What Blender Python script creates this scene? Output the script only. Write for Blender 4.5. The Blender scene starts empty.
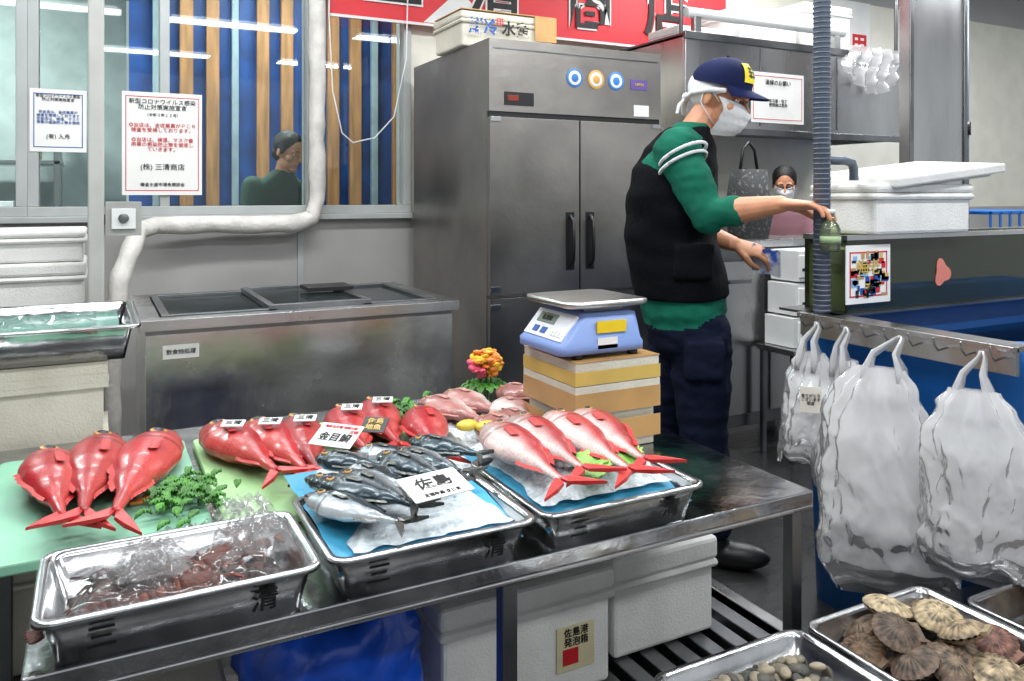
import bpy, math, random
from mathutils import Vector as V, Matrix as M, noise as N
from mathutils.bvhtree import BVHTree
random.seed(7)
pi=math.pi
# ------------------------------------------------------------ materials
def lin(c):
    if isinstance(c,str):
        c=[int(c[i:i+2],16)/255 for i in (0,2,4)]
        c=[x/12.92 if x<=.04045 else ((x+.055)/1.055)**2.4 for x in c]
    return tuple(c)+(1,)
MC={}
def mat(name,col='808080',rough=.5,metal=0,var=.12,scale=6,bump=0,bscale=60,vc=False,trans=0,emit=0,alpha=1,sss=0,coat=0,rvar=0,stretch=None,spec=.5,col2=None,lo=.35,hi=.65,vor=0):
    if name in MC: return MC[name]
    m=bpy.data.materials.new(name); m.use_nodes=True; nt=m.node_tree; n=nt.nodes; L=nt.links
    p=n['Principled BSDF']; c=lin(col)
    tc=n.new('ShaderNodeTexCoord'); mp=n.new('ShaderNodeMapping'); L.new(tc.outputs['Object'],mp.inputs[0])
    if stretch: mp.inputs['Scale'].default_value=stretch
    nz=n.new('ShaderNodeTexNoise'); nz.inputs['Scale'].default_value=scale; nz.inputs['Detail'].default_value=5
    L.new(mp.outputs[0],nz.inputs['Vector'])
    rp=n.new('ShaderNodeValToRGB'); rp.color_ramp.elements[0].position=lo; rp.color_ramp.elements[1].position=hi
    if col2: a,b=lin(col2),c
    else:
        a=tuple(max(0,x*(1-var)) for x in c[:3])+(1,); b=tuple(min(1,x*(1+var)) for x in c[:3])+(1,)
    rp.color_ramp.elements[0].color=a; rp.color_ramp.elements[1].color=b
    L.new(nz.outputs[0],rp.inputs[0]); out=rp.outputs[0]
    if vc:
        at=n.new('ShaderNodeAttribute'); at.attribute_name='Col'
        mx=n.new('ShaderNodeMix'); mx.data_type='RGBA'; mx.blend_type='MULTIPLY'; mx.inputs[0].default_value=1
        L.new(out,mx.inputs[6]); L.new(at.outputs[0],mx.inputs[7]); out=mx.outputs[2]
    hsrc=None
    if vor:
        vo=n.new('ShaderNodeTexVoronoi'); vo.inputs['Scale'].default_value=vor; L.new(mp.outputs[0],vo.inputs['Vector'])
        vr=n.new('ShaderNodeMapRange'); vr.inputs[1].default_value=.15; vr.inputs[2].default_value=.75; vr.inputs[3].default_value=1.04; vr.inputs[4].default_value=.74
        L.new(vo.outputs['Distance'],vr.inputs[0])
        m2=n.new('ShaderNodeMix'); m2.data_type='RGBA'; m2.blend_type='MULTIPLY'; m2.inputs[0].default_value=1
        L.new(out,m2.inputs[6]); L.new(vr.outputs[0],m2.inputs[7]); out=m2.outputs[2]; hsrc=vr.outputs[0]
    L.new(out,p.inputs['Base Color'])
    p.inputs['Roughness'].default_value=rough; p.inputs['Metallic'].default_value=metal
    p.inputs['Specular IOR Level'].default_value=spec
    if rvar:
        mr=n.new('ShaderNodeMapRange'); mr.inputs[3].default_value=max(0,rough-rvar); mr.inputs[4].default_value=rough+rvar
        L.new(nz.outputs[0],mr.inputs[0]); L.new(mr.outputs[0],p.inputs['Roughness'])
    if bump:
        if hsrc is None:
            nb=n.new('ShaderNodeTexNoise'); nb.inputs['Scale'].default_value=bscale; nb.inputs['Detail'].default_value=3
            L.new(mp.outputs[0],nb.inputs['Vector']); hsrc=nb.outputs[0]
        bp=n.new('ShaderNodeBump'); bp.inputs['Strength'].default_value=bump; bp.inputs['Distance'].default_value=.01 if not vor else .002
        L.new(hsrc,bp.inputs['Height']); L.new(bp.outputs[0],p.inputs['Normal'])
    p.inputs['Transmission Weight'].default_value=trans
    p.inputs['Alpha'].default_value=alpha
    if sss:
        p.inputs['Subsurface Weight'].default_value=sss; p.inputs['Subsurface Radius'].default_value=(.02,.01,.006)
    if coat: p.inputs['Coat Weight'].default_value=coat; p.inputs['Coat Roughness'].default_value=.12
    if emit: p.inputs['Emission Color'].default_value=c; p.inputs['Emission Strength'].default_value=emit
    MC[name]=m; return m
def film(name,tint='ffffff',rough=.08,diff=.0,tcol='ffffff',gl=1.2):
    """thin clear sheet: transparent + glossy + a bit of translucent diffuse"""
    if name in MC: return MC[name]
    m=bpy.data.materials.new(name); m.use_nodes=True; nt=m.node_tree; n=nt.nodes; L=nt.links
    n.remove(n['Principled BSDF']); o=n['Material Output']
    t=n.new('ShaderNodeBsdfTransparent'); t.inputs[0].default_value=lin(tcol)
    g=n.new('ShaderNodeBsdfGlossy'); g.inputs['Roughness'].default_value=rough
    d=n.new('ShaderNodeBsdfDiffuse'); d.inputs[0].default_value=lin(tint)
    tl=n.new('ShaderNodeBsdfTranslucent'); tl.inputs[0].default_value=lin(tint)
    a=n.new('ShaderNodeMixShader'); L.new(d.outputs[0],a.inputs[1]); L.new(tl.outputs[0],a.inputs[2]); a.inputs[0].default_value=.4
    b=n.new('ShaderNodeMixShader'); b.inputs[0].default_value=diff; L.new(t.outputs[0],b.inputs[1]); L.new(a.outputs[0],b.inputs[2])
    f=n.new('ShaderNodeFresnel'); f.inputs[0].default_value=1.45
    mm=n.new('ShaderNodeMath'); mm.operation='MULTIPLY'; mm.inputs[1].default_value=gl
    L.new(f.outputs[0],mm.inputs[0])
    c=n.new('ShaderNodeMixShader'); L.new(mm.outputs[0],c.inputs[0]); L.new(b.outputs[0],c.inputs[1]); L.new(g.outputs[0],c.inputs[2])
    L.new(c.outputs[0],o.inputs[0]); MC[name]=m; return m

STEEL=mat('brushed_steel','b4b4b4',.28,1,.14,4,.04,90,rvar=.1,stretch=(1,1,.25))
STEELD=mat('steel_dark','7f8183',.34,1,.2,5,.05,60,rvar=.1)
STEELT=mat('steel_tray','c4c5c6',.22,1,.12,12,.05,60,rvar=.08)
STEELW=mat('steel_wet','aeafb0',.16,1,.25,9,.12,25,rvar=.12)
STEELF=mat('freezer_steel','c0c0bf',.24,1,.16,7,.08,25,rvar=.1)
FRG=mat('fridge_steel','9c9893',.36,1,.22,2.2,.08,30,rvar=.12)
WHITE=mat('white_paint','d8dad8',.5,var=.05)
STY=mat('styrofoam','e0e0dc',.75,var=.07,scale=9,bump=.25,bscale=160)
STYD=mat('styrofoam_dirty','d0ccbc',.75,var=.16,scale=5,bump=.25,bscale=160)
TAN=mat('brown_tape','b8905a',.35,var=.15)
YEL=mat('yellow_tape','cdae5c',.35,var=.12)
BLK=mat('black_plastic','141416',.4)
BLKM=mat('black_matte','0b0b0c',.7)
INK=mat('ink_black','111111',.6)
RED=mat('banner_red','d0222c',.5,var=.05)
REDI=mat('ink_red','c8202a',.5)
BLUEI=mat('ink_blue','1c4fa0',.5)
PAPER=mat('paper','e6e6e2',.6,var=.04)
WFRAME=mat('window_frame_grey','aaaeac',.4,var=.06)
PANEL=mat('wall_panel','a8a6a4',.45,var=.08,scale=2)
CREAM=mat('wall_cream','e6e4d6',.6,var=.05)
FLOORM=mat('wet_concrete','2b2b2b',.25,var=.4,scale=3,bump=.2,bscale=30,rvar=.15)
CEIL=mat('ceiling_white','b8baba',.8)
BLUEV=mat('vat_blue','1468b8',.45,var=.12)
BLUEB=mat('plastic_blue_bag','1d55cc',.25,var=.3,bump=.3,bscale=20)
SKIN=mat('skin','c98e6c',.5,var=.08,scale=20,sss=.08)
GREENS=mat('shirt_green','12644f',.85,var=.15,scale=12,bump=.25,bscale=40,spec=.2)
VEST=mat('vest_black','0a0c10',.9,var=.3,bump=.3,bscale=50,spec=.12)
NAVY=mat('trouser_navy','10162a',.9,var=.2,bump=.3,bscale=40,spec=.15)
CAPN=mat('cap_navy','111b44',.8,var=.15,spec=.2)
CLOTHW=mat('cloth_white','d8dadc',.8,var=.06,bump=.2,bscale=60)
HAIR=mat('hair_black','0c0a09',.5,var=.3,bump=.5,bscale=120)
VC=mat('fish_skin','ffffff',.34,var=.2,scale=22,vc=True,bump=.35,coat=.25,lo=.3,hi=.7,vor=230)
VCF=mat('fish_fin','ffffff',.4,var=.2,scale=60,vc=True,coat=.15)
VCS=mat('fish_skin_silver','ffffff',.26,metal=.45,var=.22,scale=50,vc=True,bump=.12,bscale=220,coat=.4,lo=.3,hi=.7)
VCM=mat('shell_surface','ffffff',.6,var=.3,scale=45,vc=True,bump=.4,bscale=110)
VCP=mat('soft_surface','ffffff',.6,var=.08,scale=10,vc=True)
ICE=mat('crushed_ice','e4eef2',.2,var=.12,scale=60,bump=.8,bscale=70,trans=.15,spec=.7)
BLUES=mat('blue_sheet','3a93b6',.45,var=.2,scale=10,bump=.4,bscale=30)
GREENM=mat('green_board','86bea0',.4,var=.08,scale=5,bump=.05)
GREENL=mat('leaf_green','3f7a26',.5,var=.45,scale=25,bump=.3)
BAGW=film('bag_film_white','fafafa',.22,.52,gl=.75)
CLEAR=film('clear_wrap','e8e8e8',.10,.05,gl=.55)
GLASS=film('window_glass','ffffff',.02,.0,'e6eeec')
GLASSD=film('freezer_glass','a0b0b0',.05,.08,'b4c0be',gl=.8)
GLASSG=film('aquarium_glass','9aa880',.03,.10,'e0e6d0')
FOAMW=mat('pipe_wrap_white','cfccc6',.6,var=.12,scale=14,bump=.4,bscale=60)
PIPEG=mat('pipe_grey','5c6674',.5,var=.1)

# ------------------------------------------------------------ builder
class B:
    def __init__(s,name): s.n=name;s.v=[];s.f=[];s.mi=[];s.c=[];s.sm=[];s.mats=[];s.T=M.Identity(4)
    def add(s,vs,fs,m,smooth=False,col=None):
        if m not in s.mats: s.mats.append(m)
        k=s.mats.index(m); o=len(s.v)
        s.v+= [s.T@V(p) for p in vs]
        if col is None: s.c+=[(1,1,1,1)]*len(vs)
        elif isinstance(col,list): s.c+=[tuple(c[:3])+(1,) for c in col]
        else: s.c+=[tuple(col[:3])+(1,)]*len(vs)
        for f in fs: s.f.append([i+o for i in f]); s.mi.append(k); s.sm.append(smooth)
    def box(s,x0,y0,z0,x1,y1,z1,m,col=None):
        v=[(x,y,z) for z in (z0,z1) for y in (y0,y1) for x in (x0,x1)]
        s.add(v,[(0,2,3,1),(4,5,7,6),(0,1,5,4),(2,6,7,3),(0,4,6,2),(1,3,7,5)],m,False,col)
    def loft(s,rings,m,caps=True,smooth=True,col=None,closed=True):
        n=len(rings[0]); vs=[p for r in rings for p in r]; fs=[]
        for i in range(len(rings)-1):
            for j in range(n if closed else n-1):
                a=i*n+j; b=i*n+(j+1)%n; fs.append((a,b,b+n,a+n))
        if caps and closed: fs.append(tuple(range(n))[::-1]); fs.append(tuple((len(rings)-1)*n+j for j in range(n)))
        s.add(vs,fs,m,smooth,col)
    def tube(s,pts,r,m,n=10,closed=False,smooth=True,col=None,flat=1):
        pts=[V(p) for p in pts]; k=len(pts)
        if not isinstance(r,(list,tuple)): r=[r]*k
        rings=[]; up=None
        for i in range(k):
            t=(pts[min(i+1,k-1)]-pts[max(i-1,0)]).normalized()
            if up is None:
                up=V((0,0,1)) if abs(t.z)<.9 else V((0,1,0))
            side=t.cross(up).normalized(); up=side.cross(t).normalized()
            rings.append([pts[i]+(side*math.cos(a)+up*math.sin(a)*flat)*r[i] for a in [2*pi*j/n for j in range(n)]])
        s.loft(rings,m,True,smooth,col)
    def cyl(s,p0,p1,r,m,r1=None,n=20,smooth=True,col=None): s.tube([p0,p1],[r,r if r1 is None else r1],m,n,smooth=smooth,col=col)
    def limb(s,pts,r,m,n=14):
        s.tube(pts,r,m,n)
        for p,q in zip(pts,r): s.ell(p,(q,q,q),m,n=12)
    def ell(s,c,r,m,rot=None,n=16,col=None,fn=None):
        k=n//2; vs=[];c=V(c)
        for i in range(k+1):
            ph=-pi/2+pi*i/k
            for j in range(n):
                a=2*pi*j/n; p=V((r[0]*math.cos(ph)*math.cos(a),r[1]*math.cos(ph)*math.sin(a),r[2]*math.sin(ph)))
                if fn: p=fn(p)
                if rot: p=rot@p
                vs.append(p+c)
        fs=[(i*n+j,i*n+(j+1)%n,(i+1)*n+(j+1)%n,(i+1)*n+j) for i in range(k) for j in range(n)]
        s.add(vs,fs,m,True,col)
    def grid(s,nx,ny,fn,m,smooth=True,colfn=None,skip=None):
        vs=[];cs=[]
        for j in range(ny+1):
            for i in range(nx+1):
                vs.append(fn(i/nx,j/ny)); 
                if colfn: cs.append(colfn(i/nx,j/ny))
        fs=[(j*(nx+1)+i,j*(nx+1)+i+1,(j+1)*(nx+1)+i+1,(j+1)*(nx+1)+i) for j in range(ny) for i in range(nx) if not(skip and skip(i/nx,j/ny))]
        s.add(vs,fs,m,smooth,cs if colfn else None)
    def done(s,bevel=0,parent=None,seg=2,subsurf=0,solid=0):
        me=bpy.data.meshes.new(s.n); xs=[p.x for p in s.v];ys=[p.y for p in s.v];zs=[p.z for p in s.v]
        o=V(((min(xs)+max(xs))/2,(min(ys)+max(ys))/2,min(zs)))
        me.from_pydata([p-o for p in s.v],[],s.f)
        for m in s.mats: me.materials.append(m)
        me.polygons.foreach_set('material_index',s.mi); me.polygons.foreach_set('use_smooth',s.sm)
        ca=me.color_attributes.new('Col','FLOAT_COLOR','POINT')
        ca.data.foreach_set('color',[x for c in s.c for x in c])
        ob=bpy.data.objects.new(s.n,me); bpy.context.collection.objects.link(ob); ob.location=o
        if solid: d=ob.modifiers.new('s','SOLIDIFY'); d.thickness=solid
        if bevel: d=ob.modifiers.new('b','BEVEL'); d.width=bevel; d.segments=seg; d.limit_method='ANGLE'; d.angle_limit=.7
        if subsurf: d=ob.modifiers.new('u','SUBSURF'); d.levels=subsurf; d.render_levels=subsurf
        if parent: par(ob,parent)
        return ob
def par(o,p): o.parent=p; o.matrix_parent_inverse=M.Translation(-p.location)
def empty(name,loc):
    e=bpy.data.objects.new(name,None); e.location=loc; e.empty_display_size=.1; bpy.context.collection.objects.link(e); return e
def fuse(b,vox,it=3,parent=None,disp=None):
    ob=b.done(); src=ob.data
    bv=BVHTree.FromPolygons([v.co.copy() for v in src.vertices],[tuple(p.vertices) for p in src.polygons])
    r=ob.modifiers.new('r','REMESH'); r.mode='VOXEL'; r.voxel_size=vox; r.use_smooth_shade=True
    if it: d=ob.modifiers.new('sm','SMOOTH'); d.iterations=it; d.factor=.5
    dg=bpy.context.evaluated_depsgraph_get(); me=bpy.data.meshes.new_from_object(ob.evaluated_get(dg))
    ob.modifiers.clear()
    mats=[m for m in src.materials]; me.materials.clear()
    for m in mats: me.materials.append(m)
    for p in me.polygons:
        h=bv.find_nearest(p.center)
        p.material_index=src.polygons[h[2]].material_index if h[2] is not None else 0
        p.use_smooth=True
    if disp:
        n=len(me.vertices); co=[0.0]*(3*n); no=[0.0]*(3*n)
        me.vertices.foreach_get('co',co); me.vertices.foreach_get('normal',no)
        for i in range(n):
            k=3*i; q=disp(co[k],co[k+1],co[k+2])
            co[k]+=no[k]*q; co[k+1]+=no[k+1]*q; co[k+2]+=no[k+2]*q
        me.vertices.foreach_set('co',co); me.update()
    ob.data=me
    if parent: par(ob,parent)
    return ob
def txt(body,size,loc,rot,m,parent=None,name='lettering',ext=.0008,bold=0,align='CENTER',line=1.0,matrix=None):
    c=bpy.data.curves.new(name,'FONT'); c.body=body; c.size=size; c.align_x=align; c.align_y='CENTER'; c.extrude=ext; c.offset=bold; c.space_line=line
    c.materials.append(m); o=bpy.data.objects.new(name,c); bpy.context.collection.objects.link(o)
    if matrix is not None: o.matrix_world=matrix
    else: o.location=loc; o.rotation_euler=rot
    if parent: par(o,parent)
    return o
FRONT=(pi/2,0,0); LEFT=(pi/2,0,-pi/2)
def rr(x0,y0,x1,y1,r,z,n=4):
    out=[]
    for cx,cy,a0 in ((x1-r,y1-r,0),(x0+r,y1-r,pi/2),(x0+r,y0+r,pi),(x1-r,y0+r,1.5*pi)):
        for i in range(n+1):
            a=a0+pi/2*i/n; out.append(V((cx+r*math.cos(a),cy+r*math.sin(a),z)))
    return out
def tray(b,x0,y0,x1,y1,z0,z1,m,fl=.018,lip=.012,r=.03):
    def R(d,z): return rr(x0+d,y0+d,x1-d,y1-d,max(.006,r-d*.5),z)
    L=lip
    b.loft([R(L+fl,z0),R(L+.002,z1-.012),R(L,z1-.006),R(0,z1-.008),R(0,z1-.001),R(.003,z1+.001),R(L,z1),R(L+.004,z1-.008),R(L+fl+.004,z0+.006)],m)
# ------------------------------------------------------------ room
b=B('floor'); b.box(-3,-4,-.1,9,8,0,FLOORM); b.done()
b=B('ceiling'); b.box(-3,-4,3.0,9,8,3.1,CEIL); b.done()
b=B('wall_left'); b.box(-3.1,-4,0,-3,8,3,PANEL); b.done()
b=B('wall_back')
WV=4.3
b.box(-3,WV,0,9,WV+.1,1.15,PANEL)
b.box(-3,WV,2.75,9,WV+.1,3,PANEL)
b.box(1.58,WV,1.15,9,WV+.1,2.75,CREAM)
for x in (-3,-.32,.95): b.box(x,WV-.012,0,x+.03,WV,1.13,WFRAME)
b.done()
b=B('wall_inner_room')
b.box(-3,6.6,0,.2,6.7,3,mat('inner_wall','b4c0bc',.6)); b.box(.2,6.0,0,9,6.1,3,mat('inner_blue','1b4a90',.5,var=.3))
b.done()
b=B('striped_partition_panels')
PL=mat('wood_plank','a8794e',.6,var=.25,scale=5,stretch=(6,6,.6)); PLW=mat('plank_pale','8fa0a8',.6,var=.15)
x=.34;i=0
while x<3:
    b.box(x,5.9,0,x+(.085 if i%3 else .045),5.96,2.95,PL if i%3 else PLW); x+=.17; i+=1
b.done(.004)
# windows
def window(name,x0,x1,z0,z1,mull=()):
    b=B(name); t=.045; y0=WV-.03;y1=WV+.1
    b.box(x0,y0,z0,x1,y1,z0+t,WFRAME); b.box(x0,y0,z1-t,x1,y1,z1,WFRAME)
    b.box(x0,y0,z0+t,x0+t,y1,z1-t,WFRAME); b.box(x1-t,y0,z0+t,x1,y1,z1-t,WFRAME)
    for m in mull: b.box(m-t/2,y0+.01,z0+t,m+t/2,y1-.01,z1-t,WFRAME)
    b.box(x0+t,WV+.03,z0+t,x1-t,WV+.036,z1-t,GLASS)
    b.done(.004)
window('window_1',-3,-.28,1.15,2.75,(-1.6,))
window('window_2',-.28,1.04,1.15,2.75,(.30,))
window('window_3',1.04,1.58,1.15,2.75)
b=B('trim_sill'); b.box(-3,WV-.06,1.12,1.58,WV,1.15,WFRAME); b.done(.004)
# things inside the office seen through glass
b=B('office_shelf')
for z in (.5,1.0,1.45): b.box(-2.2,6.1,z,-.2,6.5,z+.03,STEEL)
for x in (-2.2,-1.2,-.25): b.box(x,6.1,0,x+.04,6.5,1.8,STEEL)
for i in range(12):
    x=-2.1+i*.15; z=(1.03,1.48)[i%2]; b.box(x,6.15,z,x+.12,6.4,z+.12+.06*((i*7)%3),(STY,BLUEV,WHITE,TAN)[i%4])
b.done(.004)
# ------------------------------------------------------------ banner
g=B('shop_banner'); g.box(1.10,WV-.09,2.2,3.85,WV-.08,2.95,RED)
g.box(1.10,WV-.095,2.2,3.85,WV-.09,2.215,WHITE)
def mountain(b,x,s):
    b.add([(x-s,WV-.092,2.22),(x+s,WV-.092,2.22),(x+.15*s,WV-.092,2.22+s*.8),(x-.1*s,WV-.092,2.22+s*.85)],[(0,1,2,3)],WHITE)
mountain(g,1.85,.22); mountain(g,3.68,.2)
bn=g.done()
for ch,x in (('三',1.45),('清',2.08),('商',2.735),('店',3.33)):
    txt(ch,.36,(x,WV-.097,2.43),FRONT,WHITE,bn,'letter_outline',.001,.018)
    txt(ch,.36,(x,WV-.100,2.43),FRONT,INK,bn,'letter',.001,.007)
# ------------------------------------------------------------ posters
def poster(name,x0,x1,z0,z1,y,lines,red=True):
    b=B(name); b.box(x0,y-.003,z0,x1,y,z1,PAPER)
    e=.004; t=.004
    for (a,c,d,f) in ((x0+.015,z0+.02,x1-.015,z0+.02+t),(x0+.015,z1-.02-t,x1-.015,z1-.02),(x0+.015,z0+.02,x0+.015+t,z1-.02),(x1-.015-t,z0+.02,x1-.015,z1-.02)):
        b.box(a,y-e,c,d,y-.003,f,REDI if red else BLUEI)
    o=b.done(); cx=(x0+x1)/2
    for (s,sz,z,mm) in lines: txt(s,sz,(cx,y-.005,z),FRONT,mm,o)
    return o
poster('covid_notice_poster',.11,.47,1.25,1.75,WV-.031,[('新型コロナウイルス感染\n防止対策実施宣言',.0275,1.69,INK),('（令和２年１２月）',.018,1.64,INK),
 ('◎当店は、全従業員がＰＣＲ\n検査を受検しております。\n\n◎当店は、検温、マスク着\n用等の感染防止策を徹底し\nていきます。',.0235,1.53,REDI),('(株) 三清商店',.034,1.385,INK),('鎌倉水産市場魚類部会',.020,1.30,INK)])
poster('covid_notice_poster',-.27,-.04,1.45,1.74,WV-.031,[('新型コロナウイルス感染\n防止対策実施宣言',.0165,1.70,INK),('◎当店は、全従業員が\n検査を受検しております\n◎当店は、検温、マスク\n用等の感染防止策を徹底',.016,1.61,BLUEI),('(有) 入舟',.025,1.52,INK)],False)
# ------------------------------------------------------------ fridge
g=B('commercial_refrigerator')
X0,X1,Y0,Y1=1.55,2.50,3.2,4.15
g.box(X0,Y0+.03,.12,X1,Y1,1.95,FRG)
g.box(X0,Y0,1.625,X1,Y0+.03,1.95,FRG)       # header
g.box(X0+.005,Y0+.005,1.60,X1-.005,Y0+.04,1.625,BLK)
xm=(X0+X1)/2
for a,c in ((X0+.004,xm-.004),(xm+.004,X1-.004)):
    g.box(a,Y0,.80,c,Y0+.03,1.60,FRG); g.box(a,Y0,.15,c,Y0+.03,.785,FRG)
for k in (-1,1):
    x=xm+k*.055
    for z0,z1 in ((.90,1.17),(.45,.70)):
        g.box(x-.022,Y0-.004,z0,x+.022,Y0+.001,z1,BLK)
        g.tube([(x,Y0-.004,z0+.015),(x,Y0-.03,z0+.045),(x,Y0-.034,(z0+z1)/2),(x,Y0-.03,z1-.045),(x,Y0-.004,z1-.015)],.009,BLK,8)
for z in (1.59,.83,.75,.18):
    for x in (X0+.03,X1-.03): g.box(x-.025,Y0-.006,z-.01,x+.025,Y0,z+.01,STEEL)
for x in (X0+.07,X1-.07):
    for y in (Y0+.1,Y1-.1): g.cyl((x,y,0),(x,y,.12),.025,STEELD)
g.box(xm-.40,Y0-.004,1.655,xm-.25,Y0,1.715,BLK); g.box(xm-.385,Y0-.006,1.675,xm-.33,Y0-.004,1.70,mat('lcd','7a2a1a',.3))
g.box(X0+.02,Y0-.003,1.905,X1-.02,Y0,1.912,STEELD)
for x,cc in ((xm-.03,'2f6fb0'),(xm+.09,'d0a050'),(xm+.205,'2f78c0')):
    g.cyl((x,Y0-.001,1.80),(x,Y0-.003,1.80),.045,mat('logo_'+cc,cc,.4),n=24); g.cyl((x,Y0-.002,1.80),(x,Y0-.004,1.80),.034,WHITE,n=24)
    g.cyl((x,Y0-.004,1.80),(x,Y0-.005,1.80),.02,mat('logo_'+cc),n=16)
g.box(xm+.29,Y0-.003,1.765,xm+.39,Y0,1.815,mat('logo_purple','5a4a88',.4)); g.box(xm+.31,Y0-.003,1.635,xm+.40,Y0,1.69,WHITE)
fr=g.done(.006)
txt('OPEN',.02,(xm+.34,Y0-.005,1.79),FRONT,YEL,fr)
def styro(name,x0,y0,z0,x1,y1,z1,m=STY,lid=.05,tapes=(),straps=(),bev=.012):
    b=B(name); tp=.012
    b.box(x0+tp,y0+tp,z0,x1-tp,y1-tp,z1-lid,m)
    b.box(x0+.002,y0+.002,z1-lid+.002,x1-.002,y1-.002,z1,m)
    b.box(x0,y0,z1-lid-.02,x1,y1,z1-lid+.001,m)
    for (za,zb,mm) in tapes:
        b.box(x0-.001,y0-.001,za,x1+.001,y0,zb,mm); b.box(x0-.001,y0,za,x0,y1,zb,mm)
    for (xa,xb,mm) in straps:
        b.box(xa,y0-.002,z0+.005,xb,y0,z1,mm); b.box(xa,y0,z1,xb,y1,z1+.002,mm)
    return b.done(bev)
sb=styro('fish_carton',1.51,3.42,1.952,2.02,3.78,2.12,STYD,.04)
bb=B('carton_tape'); bb.box(1.51,3.415,2.121,2.02,3.75,2.125,TAN); bb.box(1.90,3.408,2.00,2.02,3.415,2.122,TAN); bb.done(0,sb)
txt('鮮冷',.078,(1.62,3.405,2.04),FRONT,BLUEI,sb,bold=.002); txt('水産',.075,(1.79,3.405,2.04),FRONT,INK,sb,bold=.002); txt('印',.04,(1.705,3.403,2.07),FRONT,REDI,sb,bold=.001)
# ------------------------------------------------------------ chest freezer
g=B('chest_freezer')
x0,x1,y0,y1=.14,1.20,2.8,3.5
g.box(x0,y0,.06,x1,y0+.04,.80,STEELF); g.box(x0,y1-.04,.06,x1,y1,.80,STEELF)
g.box(x0,y0+.04,.06,x0+.04,y1-.04,.80,STEELF); g.box(x1-.04,y0+.04,.06,x1,y1-.04,.80,STEELF)
g.box(x0+.04,y0+.04,.06,x1-.04,y1-.04,.50,STEELD)
g.box(x0-.02,y0-.02,.815,x1+.02,y0+.045,.85,STEEL); g.box(x0-.02,y1-.045,.815,x1+.02,y1+.02,.85,STEEL)
g.box(x0-.02,y0+.045,.815,x0+.045,y1-.045,.85,STEEL); g.box(x1-.045,y0+.045,.815,x1+.02,y1-.045,.85,STEEL)
g.box(x0+.001,y0+.001,.80,x1-.001,y0+.03,.815,STEELD)
for i,(a,c,z) in enumerate(((x0+.05,x0+.42,.835),(x0+.39,x0+.76,.848),(x0+.73,x1-.05,.835))):
    for (p,q,r_,s_) in ((a,y0+.05,c,y0+.075),(a,y1-.075,c,y1-.05),(a,y0+.075,a+.025,y1-.075),(c-.025,y0+.075,c,y1-.075)):
        g.box(p,q,z,r_,s_,z+.02,STEELD)
    g.box(a+.025,y0+.075,z+.006,c-.025,y1-.075,z+.011,GLASSD)
g.box(x0+.60,y0+.35,.87,x0+.78,y0+.5,.885,BLK)
for x in (x0+.08,x1-.08):
    for y in (y0+.08,y1-.08): g.cyl((x,y,0),(x,y,.06),.03,BLK)
g.box(x0+.05,y0-.002,.72,x0+.16,y0,.765,PAPER)
fz=g.done(.004)
txt('飲食物処理',.018,(x0+.105,y0-.004,.742),FRONT,INK,fz)
g=B('frozen_goods')
for i in range(90):
    x=random.uniform(x0+.12,x1-.12); y=random.uniform(y0+.12,y1-.12); z=random.uniform(.68,.785)
    g.ell((x,y,z),(random.uniform(.04,.08),random.uniform(.03,.05),.035),VCP,n=10,col=lin(random.choice(['e0403c','d03038','f4f0e8','d85048','a0b890','f8f4ec'])))
g.box(x0+.05,y0+.05,.502,x1-.05,y1-.05,.70,STY)
g.done()
# ------------------------------------------------------------ poles + pipes on left
g=B('support_pole'); g.box(-.027,3.27,0,.027,3.325,3.0,mat('pole_grey','b0b0ac',.45,var=.08)); g.done(.006)
g=B('electrical_socket_box'); g.box(.03,3.27,1.10,.15,3.34,1.225,mat('socket_grey','9a9a96',.5)); g.box(.05,3.262,1.125,.13,3.27,1.20,WHITE); g.cyl((.09,3.262,1.165),(.09,3.255,1.165),.018,STEELD); g.box(.027,3.285,1.14,.03,3.32,1.18,BLK); g.done(.01)
g=B('insulated_pipe')
P=[V(p) for p in ((1.03,4.2,2.98),(1.03,4.2,2.3),(1.03,4.2,1.7),(1.03,4.2,1.22),(1.0,4.19,1.13),(.9,4.18,1.10),(.6,4.18,1.10),(.25,4.15,1.11),(.17,4.1,1.08),(.13,4.0,.98),(.09,3.95,.85),(.06,3.9,.6),(.06,3.9,.02))]
PP=[]
for i in range(len(P)-1):
    for k in range(6): PP.append(P[i].lerp(P[i+1],k/6))
PP.append(P[-1])
PP=[p+V((N.noise(p*9)*.008,0,N.noise(p*9+V((5,0,0)))*.008)) for p in PP]
g.tube(PP,[.042+.007*N.noise(p*14) for p in PP],FOAMW,14)
g.done()
g=B('hanging_cable'); 
g.tube([(1.10,4.19,2.98),(1.09,4.19,2.2),(1.11,4.19,1.8),(1.16,4.19,1.58),(1.22,4.19,1.53),(1.34,4.19,1.56),(1.45,4.19,1.68),(1.52,4.19,2.0),(1.535,4.19,2.6)],.004,WHITE,6); g.done()
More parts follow.
